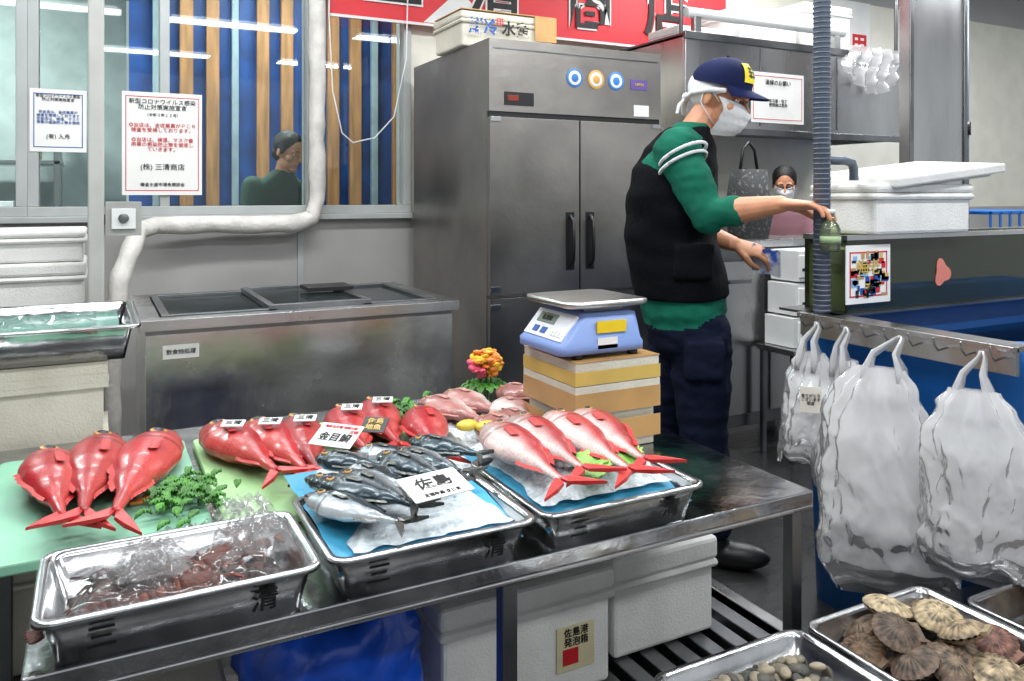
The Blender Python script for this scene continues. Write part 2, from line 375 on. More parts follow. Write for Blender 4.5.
# ------------------------------------------------------------ left stack
styro('styrofoam_box',-.75,2.42,.0,.03,2.86,.29,STYD)
styro('styrofoam_box',-.75,2.42,.292,.035,2.86,.56,STYD,tapes=((.46,.535,TAN),))
styro('styrofoam_box',-.72,2.43,.562,.03,2.86,.80,STYD,tapes=((.745,.765,STYD),))
g=B('steel_sink_tray'); tray(g,-.95,2.38,.11,2.95,.805,.90,STEELW,.02,.02); 
g.box(-.9,2.42,.84,.06,2.91,.872,mat('green_water','5f9484',.12,var=.2,bump=.1,bscale=12))
g.done()
g=B('plastic_wrap_sheet'); g.grid(26,14,lambda u,v:(-.40+u*.4,2.5+v*.28,.875+.03*abs(N.noise(V((u*6,v*5,1))))+.02*abs(N.noise(V((u*17,v*15,3))))),CLEAR); g.done()
styro('styrofoam_box',-.75,3.4,.0,-.03,3.8,.42,STY)
styro('styrofoam_box',-.75,3.4,.422,-.03,3.8,.80,STY)
styro('styrofoam_box',-.75,3.38,.802,-.03,3.8,1.0,STY)
styro('styrofoam_box',-.72,3.39,1.002,-.03,3.8,1.12,STY,.03)
# ------------------------------------------------------------ display table
g=B('steel_display_table')
TZ=.60
g.box(-.09,1.255,TZ-.03,1.40,1.93,TZ,STEELW)
g.box(-.25,1.93,TZ-.03,1.12,2.40,TZ,STEELW)
g.box(-.09,1.255,TZ-.04,1.40,1.27,TZ-.03,STEEL); g.box(1.385,1.27,TZ-.04,1.40,1.93,TZ-.03,STEEL)
for x,y in ((-.05,1.29),(.66,1.29),(1.372,1.29),(1.372,1.89),(-.05,1.89),(.66,1.89),(-.2,2.36),(1.08,2.36)):
    g.box(x-.015,y-.015,0,x+.015,y+.015,TZ-.03,STEELD)
g.done(.003)
# floor rack
g=B('slatted_floor_rack')
for y in (1.545,1.72,1.88): g.box(.05,y-.02,0,1.62,y+.02,.07,STEELD)
x=.05
while x<1.62:
    g.box(x,1.52,.07,x+.045,1.93,.10,STEELD); x+=.0775
g.box(1.60,1.52,.05,1.64,1.93,.102,STEEL); g.box(.05,1.50,.05,1.64,1.525,.102,STEEL)
g.done(.003)
s1=styro('styrofoam_box',.64,1.56,.103,1.09,1.90,.37,STY,.05)
bx=B('shipping_label'); bx.box(.93,1.566,.16,1.03,1.571,.26,mat('label_cream','d8cfa8',.6)); bx.box(.945,1.563,.175,.985,1.566,.21,REDI); bx.done(0,s1); txt('佐島港\n発泡箱',.022,(.98,1.564,.235),FRONT,INK,s1)
styro('styrofoam_box',1.12,1.62,.103,1.46,1.92,.35,STY,.06)
styro('styrofoam_box',-.02,1.56,.103,.24,1.88,.26,STYD,.04)
g=B('blue_plastic_bag_bundle')
def cr(p): 
    q=p.normalized(); d=.035*N.noise(q*3+V((1,2,3)))+.05*abs(N.noise(q*7)); return V((max(-.16,min(.16,p.x)),max(-.15,min(.15,p.y)),max(-.13,min(.16,p.z))))*(1+d*4)
g.ell((.43,1.66,.255),(.2,.19,.22),BLUEB,n=56,fn=cr); g.done()
# ------------------------------------------------------------ fish
def prof(t,pts):
    for (a,p),(c,q) in zip(pts,pts[1:]):
        if t<=c: k=(t-a)/(c-a); k=k*k*(3-2*k); return p+(q-p)*k
    return pts[-1][1]
PH=[(0,.10),(.05,.36),(.14,.70),(.32,1),(.5,.93),(.7,.6),(.88,.25),(1,.17)]
PHK=[(0,.13),(.04,.36),(.10,.62),(.20,.88),(.33,1),(.48,.90),(.66,.56),(.85,.22),(1,.14)]
def mixc(a,b_,t): t=max(0,min(1,t)); return tuple(a[i]+(b_[i]-a[i])*t for i in range(3))
def fish(b,pos,yaw,L,h,th,back,belly,fin,P=PH,flip=1,eye=.020,roll=0,pitch=0,bend=0,split=0,mt=None,df=1.0,tf=1.0,tone=1.0):
    """fish lying on its side: head +X, dorsal +Y(flip), thickness Z"""
    fm=VCF if mt is None else mt
    mt=mt or VC
    T0=b.T.copy(); b.T=b.T@M.Translation(pos)@M.Rotation(yaw,4,'Z')@M.Rotation(-pitch,4,'Y')@M.Rotation(roll,4,'X')
    back,belly,fin=lin(back)[:3],lin(belly)[:3],lin(fin)[:3]
    n=28;K=48;rings=[];cols=[]
    def cen(t): return bend*math.sin(t*pi)*flip
    def dz(t):
        d=th/2*min(1,prof(t,P)**.85+.03)
        if t<.29: d*=1.0+.12*max(0,1-abs(t-.245)/.05)
        return d
    for i in range(K+1):
        t=i/K; w=h/2*prof(t,P); d=dz(t)
        x=L*(.5-t); ring=[]
        for j in range(n):
            a=2*pi*j/n; y=math.cos(a)*w; z=math.sin(a)*d*(.85+.15*abs(math.sin(a)))
            ring.append((x,(y+cen(t))*flip,z))
            k=(math.cos(a)+1)/2
            c=mixc(belly,back,(k-.18-split)*2.6)
            f=tone*(1+.05*math.sin(t*110)*math.cos(a*7)+.25*N.noise(V((t*5+pos[0]*9,math.cos(a)*1.5,pos[1]*7))))
            if abs(t-.285)<.012: f*=.35
            if t<.27: f*=.82+.10*math.sin(t*50)
            cols.append(tuple(max(0,min(1,q*f)) for q in c))
        rings.append(ring)
    b.loft(rings,mt,True,True,cols)
    for s in (1,-1):
        xb=-L*.5; hw=h/2*.16; c0=cen(1)
        pts=[(xb+.02*L,(c0+0)*flip),(xb+.01*L,(c0+s*hw)*flip),(xb-.07*L,(c0+s*h*.28*tf)*flip),(xb-.17*L,(c0+s*h*.50*tf)*flip),(xb-.12*L,(c0+s*h*.22*tf)*flip),(xb-.06*L,(c0+s*h*.04)*flip)]
        v=[(x,y,.002+.004*abs(math.sin(i*2.))) for i,(x,y) in enumerate(pts)]+[(x,y,-.002) for x,y in pts]; m=len(pts)
        f=[tuple(range(m)),tuple(range(2*m-1,m-1,-1))]+[(i,(i+1)%m,(i+1)%m+m,i+m) for i in range(m)]
        b.add(v,f,fm,False,fin)
    for (t0,t1,s,hh) in ((.36,.78,1,.13),(.62,.84,-1,.09)):
        k=14; vs=[]
        for i in range(k+1):
            t=t0+(t1-t0)*i/k; w=h/2*prof(t,P)*.94; e=df*h*hh*(1-.65*i/k)*(1 if i%2 else .72)*(0.3 if i==0 else 1)
            x=L*(.5-t)
            vs+=[(x,(cen(t)+s*w)*flip,.003),(x-.035*L,(cen(t)+s*(w+e))*flip,.001),(x,(cen(t)+s*w)*flip,-.003)]
        f=[]
        for i in range(k): a=i*3; f+=[(a,a+3,a+4,a+1),(a+1,a+4,a+5,a+2)]
        b.add(vs,f,fm,False,fin)
    t=.165; ex=L*(.5-t); ey=h/2*.14*flip+cen(t); ez=dz(t)*.97
    for sg in (1,-1):
        b.ell((ex,ey,sg*(ez-.001)),(eye,eye,.0045),VCF,n=18,col=lin('c09048')[:3]); b.ell((ex,ey,sg*(ez+.0005)),(eye*.72,eye*.72,.0048),VCF,n=14,col=(.004,.004,.006))
    b.tube([(L*.43,-h*.13*flip,dz(.07)*.8),(L*.47,-h*.09*flip,dz(.03)*.9),(L*.497,-h*.03*flip,0),(L*.47,-h*.09*flip,-dz(.03)*.9)],.0022,VCF,6,col=(.05,.01,.01))
    # pectoral fin
    k=[(L*.19,0),(L*.17,h*.07*flip),(L*.03,h*.06*flip),(L*.01,-h*.02*flip),(L*.04,-h*.10*flip),(L*.17,-h*.07*flip)]
    z=dz(.33)*.99
    b.add([(x,y,z+.002*(i%2)+.002) for i,(x,y) in enumerate(k)],[tuple(range(6))],fm,False,tuple(min(1,q*1.15+.02) for q in fin))
    b.T=T0
def yaw_of(head,tail): return math.atan2(head[1]-tail[1],head[0]-tail[0])
def fishHT(b,head,tail,z,h,th,back,belly,fin,**k):
    L=math.dist(head,tail)/1.17; yw=yaw_of(head,tail)
    d=V((math.cos(yw),math.sin(yw))); c=V(head)-d*L*.5
    fish(b,(c.x,c.y,z),yw,L,h,th,back,belly,fin,**k)
def card(name,c,w,h,yaw,tilt,col,lines):
    T=M.Translation(c)@M.Rotation(yaw,4,'Z')@M.Rotation(tilt,4,'X')
    b=B(name); b.T=T; b.box(-w/2,-h/2,-.001,w/2,h/2,.001,col)
    o=b.done()
    for (s,sz,x,y,mm) in lines:
        t=txt(s,sz,(0,0,0),(0,0,0),mm,None,bold=sz*.012); t.matrix_world=T@M.Translation((x,y,.0015)); par(t,o)
    return o
KB,KE,KF='b42028','d0504a','bc2c2c'
g=B('cutting_board_green')
g.loft([rr(-.20,1.60,.20,2.22,.02,.601),rr(-.20,1.60,.20,2.22,.02,.622)],GREENM,smooth=False); g.done(.004)
g=B('cutting_board_green')
g.loft([rr(.22,1.60,.80,2.22,.02,.601),rr(.22,1.60,.80,2.22,.02,.618)],mat('green_mat_light','9cc48a',.45,var=.12),smooth=False); g.done(.004)
for i,(hd,tl,fl) in enumerate((((-.09,2.10),(-.05,1.62),1),((.03,2.18),(-.03,1.61),1),((.16,2.14),(0.01,1.58),1))):
    g=B('splendid_alfonsino_fish'); fishHT(g,hd,tl,.622+.038,.120+.006*i,.076,KB,KE,KF,P=PHK,flip=fl,roll=.2,bend=.01,tone=(1.0,.88,1.08)[i]); g.done()
for i,(hd,tl,fl) in enumerate((((.25,2.16),(.36,1.70),-1),((.35,2.14),(.41,1.68),-1),((.47,2.13),(.42,1.66),1),((.60,2.16),(.55,1.74),1),((.70,2.20),(.63,1.76),1),((.79,2.06),(.69,1.64),1))):
    g=B('splendid_alfonsino_fish'); fishHT(g,hd,tl,.618+.038,.122,.076,KB,KE,KF,P=PHK,flip=fl,roll=.1*fl,bend=.008*fl,tone=(1.0,1.1,.86,1.05,.92,1.08)[i]); g.done()
    if i<5:
        p=V(hd).lerp(V(tl),.36); card('fish_name_card',(p.x,p.y,.707),.052,.030,-.42,.22,PAPER,[('三清',.020,0,0,INK)])
def icebed(name,x0,y0,x1,y1,z0,h,m=ICE,n=40):
    b=B(name)
    def f(u,v):
        e=min(1,min(u,1-u,v,1-v)*8); x=x0+(x1-x0)*u; y=y0+(y1-y0)*v
        return (x+.012*N.noise(V((u*9,v*9,5))),y+.012*N.noise(V((u*9,v*9,9))),z0+e*(h*.6+h*.5*N.noise(V((x*14,y*14,2)))+h*.45*abs(N.noise(V((x*55,y*55,7))))))
    b.grid(n,n,f,m); 
    return b.done()
def handtray(name,x0,x1,y0,y1,label):
    b=B(name); tray(b,x0,y0,x1,y1,.601,.675,STEELT); o=b.done()
    n=len(label)
    for i,ch in enumerate(label):
        x=x0+(x1-x0)*(.22+.56*i/max(1,n-1))
        txt(ch,.042,(x,y0+.016,.634),(pi/2+.24,0,0),INK,o,bold=.0004)
    return o
handtray('steel_fish_tray',-.08,.315,1.235,1.49,'三清')
handtray('steel_fish_tray',.325,.70,1.235,1.54,'三清')
handtray('steel_fish_tray',.71,1.085,1.235,1.58,'三清')
def lobster(b,pos,yaw,s=1,c='46221c'):
    T0=b.T.copy(); b.T=b.T@M.Translation(pos)@M.Rotation(yaw,4,'Z')@M.Scale(s,4); c=lin(c)[:3]; c2=tuple(min(1,x*1.9) for x in c)
    rings=[];
    for x,w,h in ((.09,.012,.012),(.075,.025,.02),(.04,.032,.026),(0,.034,.028),(-.012,.028,.024)):
        rings.append([(x,w*math.cos(a),h*math.sin(a)+.0) for a in [2*pi*j/12 for j in range(12)]])
    b.loft(rings,VCM,col=c)
    for i in range(6):
        x=-.015-i*.019; w=.029-.002*i
        b.ell((x,0,-.002*i),(.013,w,w*.75),VCM,n=12,col=c if i%2 else c2)
    for a in (-.5,-.25,0,.25,.5): 
        b.ell((-.145-.015*math.cos(a),.028*math.sin(a)*1.6,-.01),(.02,.011,.004),VCM,n=8,col=c2,rot=M.Rotation(-a,3,'Z'))
    for k in (1,-1):
        b.tube([(.085,.012*k,.01),(.11,.03*k,.015),(.13,.05*k,.012),(.12,.08*k,.0)],[.006,.005,.003,.001],VCM,6,col=c2)
        b.ell((.092,.012*k,.018),(.005,.005,.005),VCM,n=8,col=(.01,.01,.01))
        for i in range(4): b.tube([(.06-i*.018,.025*k,-.01),(.07-i*.03,.045*k,.010),(.07-i*.04,.065*k,-.015)],[.005,.004,.002],VCM,6,col=c2)
    b.T=T0
for i,(x,y,a) in enumerate(((.02,1.325,.2),(.05,1.41,3.3),(.12,1.32,.1),(.14,1.40,2.9),(.20,1.33,3.0),(.20,1.41,3.5),(.01,1.37,1.2),(.10,1.36,3.3),(.16,1.37,.3))):
    g=B('spiny_lobster'); lobster(g,(x,y,.637+.006*(i%3)),a,.62,('46221c','2e1c1a','5a2c20')[i%3]); g.done()
icebed('crushed_ice_bed',-.045,1.27,.28,1.455,.606,.02,mat('dark_ice','3a3230',.25,var=.7,scale=14,bump=.8,bscale=70))
def wrap(x0,y0,x1,y1,z,amp,sd,n=44,m=None):
    g=B('plastic_wrap_sheet')
    def f(u,v):
        e=min(1,min(u,1-u,v,1-v)*5)
        r=(1-abs(N.noise(V((u*4,v*4,sd)))*2)); r2=(1-abs(N.noise(V((u*9,v*9,sd+4)))*2))
        return (x0+(x1-x0)*u+.015*N.noise(V((v*6,u*3,sd))),y0+(y1-y0)*v+.015*N.noise(V((u*6,v*3,sd+2))),z+e*amp*(.5*r+.3*r2)+.003)
    g.grid(n,n,f,m or CLEAR); return g.done()
wrap(-.03,1.28,.27,1.455,.648,.022,3.0,30)
WR2=film('clear_wrap_thick','f0f0f0',.12,.18,gl=.7)
wrap(.03,1.33,.13,1.44,.665,.04,1.0,30,WR2)
wrap(.18,1.36,.30,1.47,.655,.05,7.0,30,WR2)
wrap(.20,1.52,.31,1.66,.63,.05,9.0,30,WR2)
wrap(.08,1.50,.22,1.60,.625,.03,11.0,30)
# tray 2
g=B('blue_liner_sheet'); g.grid(20,16,lambda u,v:(.345+u*.335,1.262+v*.43,.638+.03*min(1,v*3)+.006*N.noise(V((u*8,v*8,0)))),BLUES); g.done()
icebed('crushed_ice_bed',.38,1.30,.68,1.72,.655,.026)
SB,SE,SF='2c3e46','c6ced2','50524c'
random.seed(11)
for i,(hd,tl) in enumerate((((.34,1.47),(.47,1.25)),((.37,1.50),(.51,1.29)),((.36,1.56),(.52,1.34)),((.42,1.53),(.50,1.27)),((.44,1.60),(.54,1.38)),((.52,1.60),(.60,1.36)),((.56,1.64),(.66,1.42)),((.61,1.66),(.72,1.48)),((.50,1.68),(.62,1.54)),((.40,1.64),(.52,1.50)),((.48,1.56),(.61,1.42)))):
    g=B('horse_mackerel_fish'); fishHT(g,hd,tl,.700+.012*(i%2),.072,.038,SB,SE,SF,P=PH,flip=1 if i%4 else -1,eye=.008,mt=VCS,roll=random.uniform(-.3,.1),split=-.08); g.done()
# tray 3
g=B('blue_liner_sheet'); g.grid(20,16,lambda u,v:(.73+u*.335,1.262+v*.42,.635+.03*min(1,v*3)+.006*N.noise(V((u*8,v*8,4)))),BLUES); g.done()
icebed('crushed_ice_bed',.75,1.32,1.06,1.68,.66,.036)
for i,(hd,tl,fl) in enumerate((((.80,1.66),(.765,1.22),-1),((.88,1.69),(.835,1.26),-1),((.97,1.68),(.91,1.21),-1),((1.04,1.66),(.97,1.25),-1))):
    g=B('red_snapper_fish'); fishHT(g,hd,tl,.718,.112,.060,'b8242a','eed0ca','c83834',P=PHK,flip=fl,split=.10,roll=.12*fl,eye=.012,tf=1.15,tone=(1,.92,1.08,1)[i]); g.done()
for hd,tl,fl in (((.84,2.18),(.92,1.90),1),((.93,2.22),(.99,1.95),1),((1.02,2.05),(1.04,1.86),-1),((1.08,2.18),(1.2,2.03),1),((.90,1.92),(.95,1.70),1),((.97,1.94),(1.0,1.74),1)):
    g=B('sea_bream_fish'); fishHT(g,hd,tl,.652,.12,.06,'b87870','eee0da','c08478',P=PH,flip=fl,eye=.010); g.done()
icebed('crushed_ice_bed',.80,1.72,1.0,2.25,.602,.03)
icebed('crushed_ice_bed',.66,1.60,.98,1.80,.602,.05)
def leaf(b,pos,yaw,L,w,m=GREENL,curl=.3):
    T0=b.T.copy(); b.T=b.T@M.Translation(pos)@M.Rotation(yaw,4,'Z')
    b.grid(12,8,lambda u,v:(u*L,(v-.5)*w*2*math.sin(pi*min(1,.08+u*.92))**.7*(1+.1*math.sin(u*40)),.012+curl*L*.4*math.sin(u*pi)+abs(v-.5)*w*.5+.004*math.sin(u*30+v*9)),m)
    b.T=T0
g=B('lettuce_leaves'); 
for x,y,a,s in ((.85,1.36,.1,.10),(.86,1.30,1.2,.10),(.97,1.34,1.2,.09)): leaf(g,(x,y,.685),a,s,s*.4,mat('lettuce','8cc058',.5,var=.3,scale=20))
g.done(solid=.0015)
g=B('parsley_garnish')
for i in range(110):
    x=.15+random.gauss(0,.035); y=1.76+random.gauss(0,.05); leaf(g,(x,y,.620+random.random()*.02),random.uniform(0,6.3),.035,.007,curl=random.uniform(.1,.7))
for i in range(50):
    x=.76+random.gauss(0,.03); y=2.16+random.gauss(0,.03); leaf(g,(x,y,.618+random.random()*.03),random.uniform(0,6.3),.04,.009,curl=random.uniform(.1,.8))
g.done(solid=.001)
g=B('carrot_slices')
for i in range(6): g.box(.06+i*.012,1.78+i*.015,.625,.12+i*.012,1.788+i*.015,.632,mat('carrot','e8822a',.4))
g.done(.002)
g=B('lemon_wedges')
for x,y in ((.83,1.84),(.87,1.81)): g.ell((x,y,.67),(.03,.022,.014),mat('lemon','d8c048',.35,bump=.2),n=16)
g.done()
g=B('artificial_flowers')
for i in range(5): g.tube([(1.06+.01*i,2.26,.601),(1.06+.01*i,2.26+.01*(i%2),.68),(1.04+.015*i,2.26+.02*(i%3),.72)],.003,GREENL,6)
for i in range(130):
    q=V((random.gauss(0,1),random.gauss(0,1),random.gauss(0,1))).normalized()*random.uniform(.6,1); x=1.08+q.x*.055; y=2.26+q.y*.045; z=.725+q.z*.045
    k=0 if q.x+q.z<-.6 else 1+i%2
    g.ell((x,y,z),(.013,.013,.006),mat('petal'+str(k),['dc5470','ecc030','ee8c3c'][k],.6),n=8,rot=M.Rotation(random.uniform(-1,1),3,'X'))
for i in range(16): leaf(g,(1.08,2.26,.63),i*.45,.08,.018,curl=.7)
g.done()
# ------------------------------------------------------------ sign cards
card('price_card',(.475,1.76,.715),.105,.07,-.48-.35,.45,PAPER,[('金目鯛',.027,-.0,-.009,INK),('地魚の王様 神奈川県',.009,0,.024,REDI),('三崎',.011,.038,.012,REDI)])
card('price_card',(.535,1.325,.735),.118,.078,-.48+.62,.22,PAPER,[('佐島',.036,.0,.006,INK),('三浦半島 さじま',.010,0,-.028,INK)])
card('price_card',(.575,1.80,.715),.06,.05,-.48-.2,.45,BLK,[('佐島\n地魚',.020,0,0,YEL)])
# ------------------------------------------------------------ scale on box
s2=styro('styrofoam_box',1.05,1.68,.602,1.31,1.95,.832,STYD,.06,tapes=((.775,.81,YEL),(.70,.755,TAN),(.625,.68,TAN)))
bx=B('box_tape'); bx.box(1.05,1.68,.8325,1.31,1.95,.834,TAN); bx.done(0,s2)
g=B('digital_scale')
LB=mat('scale_blue','7c97cf',.4,var=.04)
zb=.848
def rq(x0,y0,x1,y1,z,r=.02): return rr(x0,y0,x1,y1,r,z,3)
g.loft([rq(1.02,1.70,1.28,1.93,zb),rq(1.02,1.70,1.28,1.93,zb+.02),rq(1.03,1.705,1.275,1.925,zb+.03),rq(1.085,1.715,1.265,1.915,zb+.095),rq(1.095,1.725,1.255,1.905,zb+.10)],LB)
for x in (1.08,1.25):
    for y in (1.72,1.91): g.cyl((x,y,.835),(x,y,zb+.002),.014,BLK)
g.box(1.12,1.75,zb+.10,1.24,1.88,zb+.115,STEELD)
g.loft([rq(1.05,1.70,1.29,1.94,zb+.115,.03),rq(1.045,1.695,1.295,1.945,zb+.12,.03),rq(1.045,1.695,1.295,1.945,zb+.13,.03),rq(1.06,1.705,1.285,1.935,zb+.132,.03)],mat('scale_plate','c4c4c0',.28,1,.05))
sc=g.done()
nx=V((1.03,1.815,zb+.03)); d=(V((1.085,1.815,zb+.095))-nx); ang=math.atan2(d.z,d.x); mid=nx+d*.5
Tp=M.Translation(mid)@M.Rotation(-pi/2,4,'Z')@M.Rotation(ang,4,'X')
g=B('display_panel'); g.T=Tp; g.box(-.095,-.04,-.004,.095,.04,.003,mat('panel_pale','dfe4ea',.4)); g.box(-.07,.0,.003,.02,.03,.0045,mat('lcd_grey','6f7b6c',.25)); 
g.box(-.06,-.03,.003,-.035,-.012,.005,BLUEI); g.box(-.02,-.03,.003,.005,-.012,.005,BLUEI)
for i in range(4): g.box(.03+i*.015,-.03,.003,.041+i*.015,-.014,.006,WHITE)
g.done(0,sc)
t=txt('8.888',.022,(0,0,0),(0,0,0),INK,None); t.matrix_world=Tp@M.Translation((-.025,.015,.0052)); par(t,sc)
g=B('scale_labels'); g.box(1.13,1.703,zb+.05,1.22,1.708,zb+.08,mat('yellow_label','e8c820',.4)); g.box(1.13,1.700,zb+.01,1.19,1.703,zb+.038,PAPER); g.done(0,sc)
# ------------------------------------------------------------ counter, hood, right side
g=B('stainless_counter')
g.box(2.56,2.95,.12,3.7,3.20,.99,STEELD); g.box(2.54,2.92,.99,3.72,3.24,1.03,STEEL)
for x in (2.60,2.98,3.36): g.box(x,2.94,.18,x+.34,2.95,.93,STEEL); g.box(x+.10,2.925,.82,x+.24,2.94,.84,STEELD)
for x in (2.62,3.64):
    for y in (3.0,3.16): g.cyl((x,y,0),(x,y,.12),.025,STEELD)
g.done(.004)
for k,(z0,z1) in enumerate(((.53,.67),(.68,.83),(.84,.985))):
    g=B('parts_drawer_unit'); g.box(2.90+.02*k,2.72,z0,3.2,2.90,z1,WHITE); g.box(2.93,2.712,z0+.02,3.05,2.72,z1-.02,PAPER); g.box(2.95,2.708,z0+.05,3.03,2.712,z0+.065,INK); g.box(3.07,2.712,z0+.03,3.17,2.72,z1-.03,STEELD); g.done(.006)
g=B('side_table'); g.box(2.86,2.68,.50,3.24,2.915,.528,STEEL)
for x in (2.88,3.22):
    for y in (2.70,2.89): g.box(x-.012,y-.012,0,x+.012,y+.012,.5,STEELD)
g.done(.003)
g=B('extractor_hood')
hx0,hx1,hy0,hy1=2.94,4.9,3.54,4.28
g.box(hx0,hy0,1.62,hx1,hy0+.02,2.16,STEEL); g.box(hx0,hy0+.02,1.62,hx0+.02,hy1,2.16,STEEL); g.box(hx1-.02,hy0+.02,1.62,hx1,hy1,2.16,STEEL)
g.box(hx0,hy0,2.14,hx1,hy1,2.17,STEELD); g.box(hx0+.02,hy0+.02,1.66,hx1-.02,hy1,1.68,STEELD)
g.box(hx0-.01,hy0-.012,1.60,hx1+.01,hy0+.01,1.64,STEELD); g.box(hx0-.01,hy0-.012,2.13,hx1+.01,hy0+.01,2.175,STEELD)
for x in (3.5,4.15): g.box(x,hy0-.006,1.66,x+.008,hy0,2.12,STEELD)
for x in (hx0+.05,hx1-.05): g.cyl((x,hy0+.1,2.17),(x,hy0+.1,3.0),.012,STEELD)
hd=g.done(.003)
poster('kitchen_notice',3.42,3.85,1.68,1.98,hy0-.01,[('清掃のお願い',.035,1.92,INK),('まな板・包丁\n使用後は洗浄',.025,1.80,INK)])
g=B('hood_filter_panel'); g.box(3.16,hy0-.018,1.80,3.40,hy0-.008,2.02,mat('cork','a38f78',.7,var=.3)); g.done(.002)
for a in ((3.5,3.7,2.177,4.0,4.15,2.42),(4.05,3.7,2.177,4.5,4.15,2.5),(3.02,3.70,2.177,3.45,4.0,2.25)): styro('styrofoam_box',*a,STY)
g=B('white_roll_case'); g.cyl((3.0,3.61,2.30),(4.3,3.61,2.30),.03,WHITE,n=20); g.box(3.05,3.59,2.175,3.1,3.63,2.30,STEEL); g.box(4.2,3.59,2.175,4.25,3.63,2.30,STEEL); g.done(.003)
g=B('draped_plastic_sheet'); g.grid(40,30,lambda u,v:(4.2+u*.5+.02*math.sin(v*7),3.50+.03*math.sin(u*30+v*3)+.02*N.noise(V((u*6,v*6,0))),2.20-v*.30*(.6+.4*math.sin(u*pi))),BAGW); g.done()
g=B('steel_column'); g.box(4.13,3.0,0,4.62,3.08,3.0,STEEL); g.box(4.11,2.99,0,4.14,3.0,3.0,STEELD); g.box(4.60,2.99,0,4.63,3.0,3.0,STEELD); g.done(.003)
g=B('drain_pipe'); g.cyl((4.75,3.1,0),(4.75,3.1,3.0),.035,PIPEG); g.cyl((4.75,3.1,1.62),(4.75,3.1,1.70),.045,BLK); g.done()
g=B('wall_sign_red'); g.box(4.95,WV-.02,1.95,5.4,WV-.005,2.75,PAPER); o=g.done(); txt('専用\n場所',.2,(5.17,WV-.022,2.3),FRONT,REDI,o,bold=.005)
g=B('utility_pipes')
for x,z in ((6.2,1.9),(6.2,1.6)): g.tube([(5.6,4.1,z),(6.2,4.1,z),(6.3,4.1,z-.05),(6.3,4.1,.0)],.03,BLK if z>1.7 else WHITE,10); g.cyl((5.95,4.1,z-.06),(5.95,4.1,z+.06),.05,BLUEI)
g.done()
g=B('wire_fence_crate')
g.box(4.85,3.0,.9,5.6,3.5,.95,BLUEV)
for i in range(8): g.box(4.85+i*.1,2.99,.95,4.87+i*.1,3.0,1.15,BLUEV)
g.box(4.85,2.99,1.13,5.6,3.5,1.15,BLUEV); g.box(4.85,3.0,0,5.6,3.5,.3,STEELD); g.box(4.9,3.05,.3,5.55,3.45,.9,BLKM); g.done(.003)
g=B('woven_tote_bag')
g.loft([rr(2.87,3.0,3.05,3.14,.04,1.032),rr(2.85,2.98,3.07,3.16,.05,1.15),rr(2.87,3.01,3.05,3.13,.04,1.38)],mat('woven_dark','2a2d2e',.8,col2='6a6a64',scale=60,lo=.3,hi=.45))
g.tube([(2.90,3.07,1.37),(2.92,3.07,1.48),(2.96,3.07,1.52),(3.0,3.07,1.48),(3.02,3.07,1.37)],.008,BLK,8)
g.done()
# ------------------------------------------------------------ vat + aquarium
g=B('blue_live_vat')
vx0,vx1,vy0,vy1=1.95,3.6,1.12,1.82
def VR(d,z): return rr(vx0+d,vy0+d,vx1-d,vy1-d,.05,z)
g.loft([VR(.03,.0),VR(.008,.80),VR(0,.81),VR(0,.88),VR(.006,.89),VR(.04,.89),VR(.05,.87),VR(.07,.05)],BLUEV)
g.box(vx0+.06,vy0+.06,.70,vx1-.06,vy1-.06,.78,mat('dark_water','0b1414',.06))
g.done()
g=B('aquarium_tank')
ax0,ax1,ay0,ay1=1.98,3.55,1.65,1.81; az0,az1=.90,1.125
for (a,c_,d,e) in ((ax0,ay0,ax1,ay0+.008),(ax0,ay1-.008,ax1,ay1),(ax0,ay0+.008,ax0+.008,ay1-.008),(ax1-.008,ay0+.008,ax1,ay1-.008)):
    g.box(a,c_,az0,d,e,az1,GLASSG)
g.box(ax0,ay0,az0-.01,ax1,ay1,az0,BLK); 
g.box(ax0-.004,ay0-.004,az1-.010,ax1+.004,ay0+.02,az1+.004,STEEL); g.box(ax0-.004,ay1-.02,az1-.012,ax1+.004,ay1+.004,az1+.004,STEEL); g.box(ax0-.004,ay0+.02,az1-.012,ax0+.02,ay1-.02,az1+.004,STEEL)
g.box(ax0+.01,ay0+.01,az0,ax1-.01,ay1-.01,az1-.04,mat('aquarium_water','dfe6b4',.3,var=.25,scale=5))
for x,y in ((2.5,1.75),(3.0,1.72),(3.3,1.78)): g.box(x,ay0+.011,az0,x+.006,ay1-.011,az1-.02,STEELD)
g.done()
g=B('aquarium_stand'); g.box(1.90,1.63,.891,3.58,1.655,.899,STEELD); g.box(1.90,1.655,.891,3.58,1.84,.899,STEELD); g.done(.001)
pb=poster('aquarium_poster',1.965,2.16,.925,1.10,ay0-.006,[('海老',.05,1.03,YEL),('活',.04,.96,INK)])
g=B('poster_art'); 
for i in range(60):
    x=1.98+random.random()*.14; z=.94+random.random()*.12; g.box(x,ay0-.0105,z,x+random.uniform(.01,.035),ay0-.010,z+random.uniform(.006,.025),(REDI,BLUEI,YEL,INK,TAN,mat('art_sky','7fb0d8'))[i%6])
g.done(0,pb)
g=B('fish_shaped_sticker'); cs=V((2.42,ay0-.003,1.0)); pts=[]
for i in range(20):
    a=2*pi*i/20; rr_=.036*(1+.25*math.cos(3*a+.5)); pts.append((cs.x+rr_*math.cos(a),cs.y,cs.z+rr_*math.sin(a)*1.1))
g.add(pts+[(p[0],p[1]+.002,p[2]) for p in pts],[tuple(range(20))]+[(i,(i+1)%20,(i+1)%20+20,i+20) for i in range(20)],mat('sticker_coral','d88070',.5)); g.done()
styro('styrofoam_box',2.05,1.60,1.13,2.52,1.86,1.285,STY,.03)
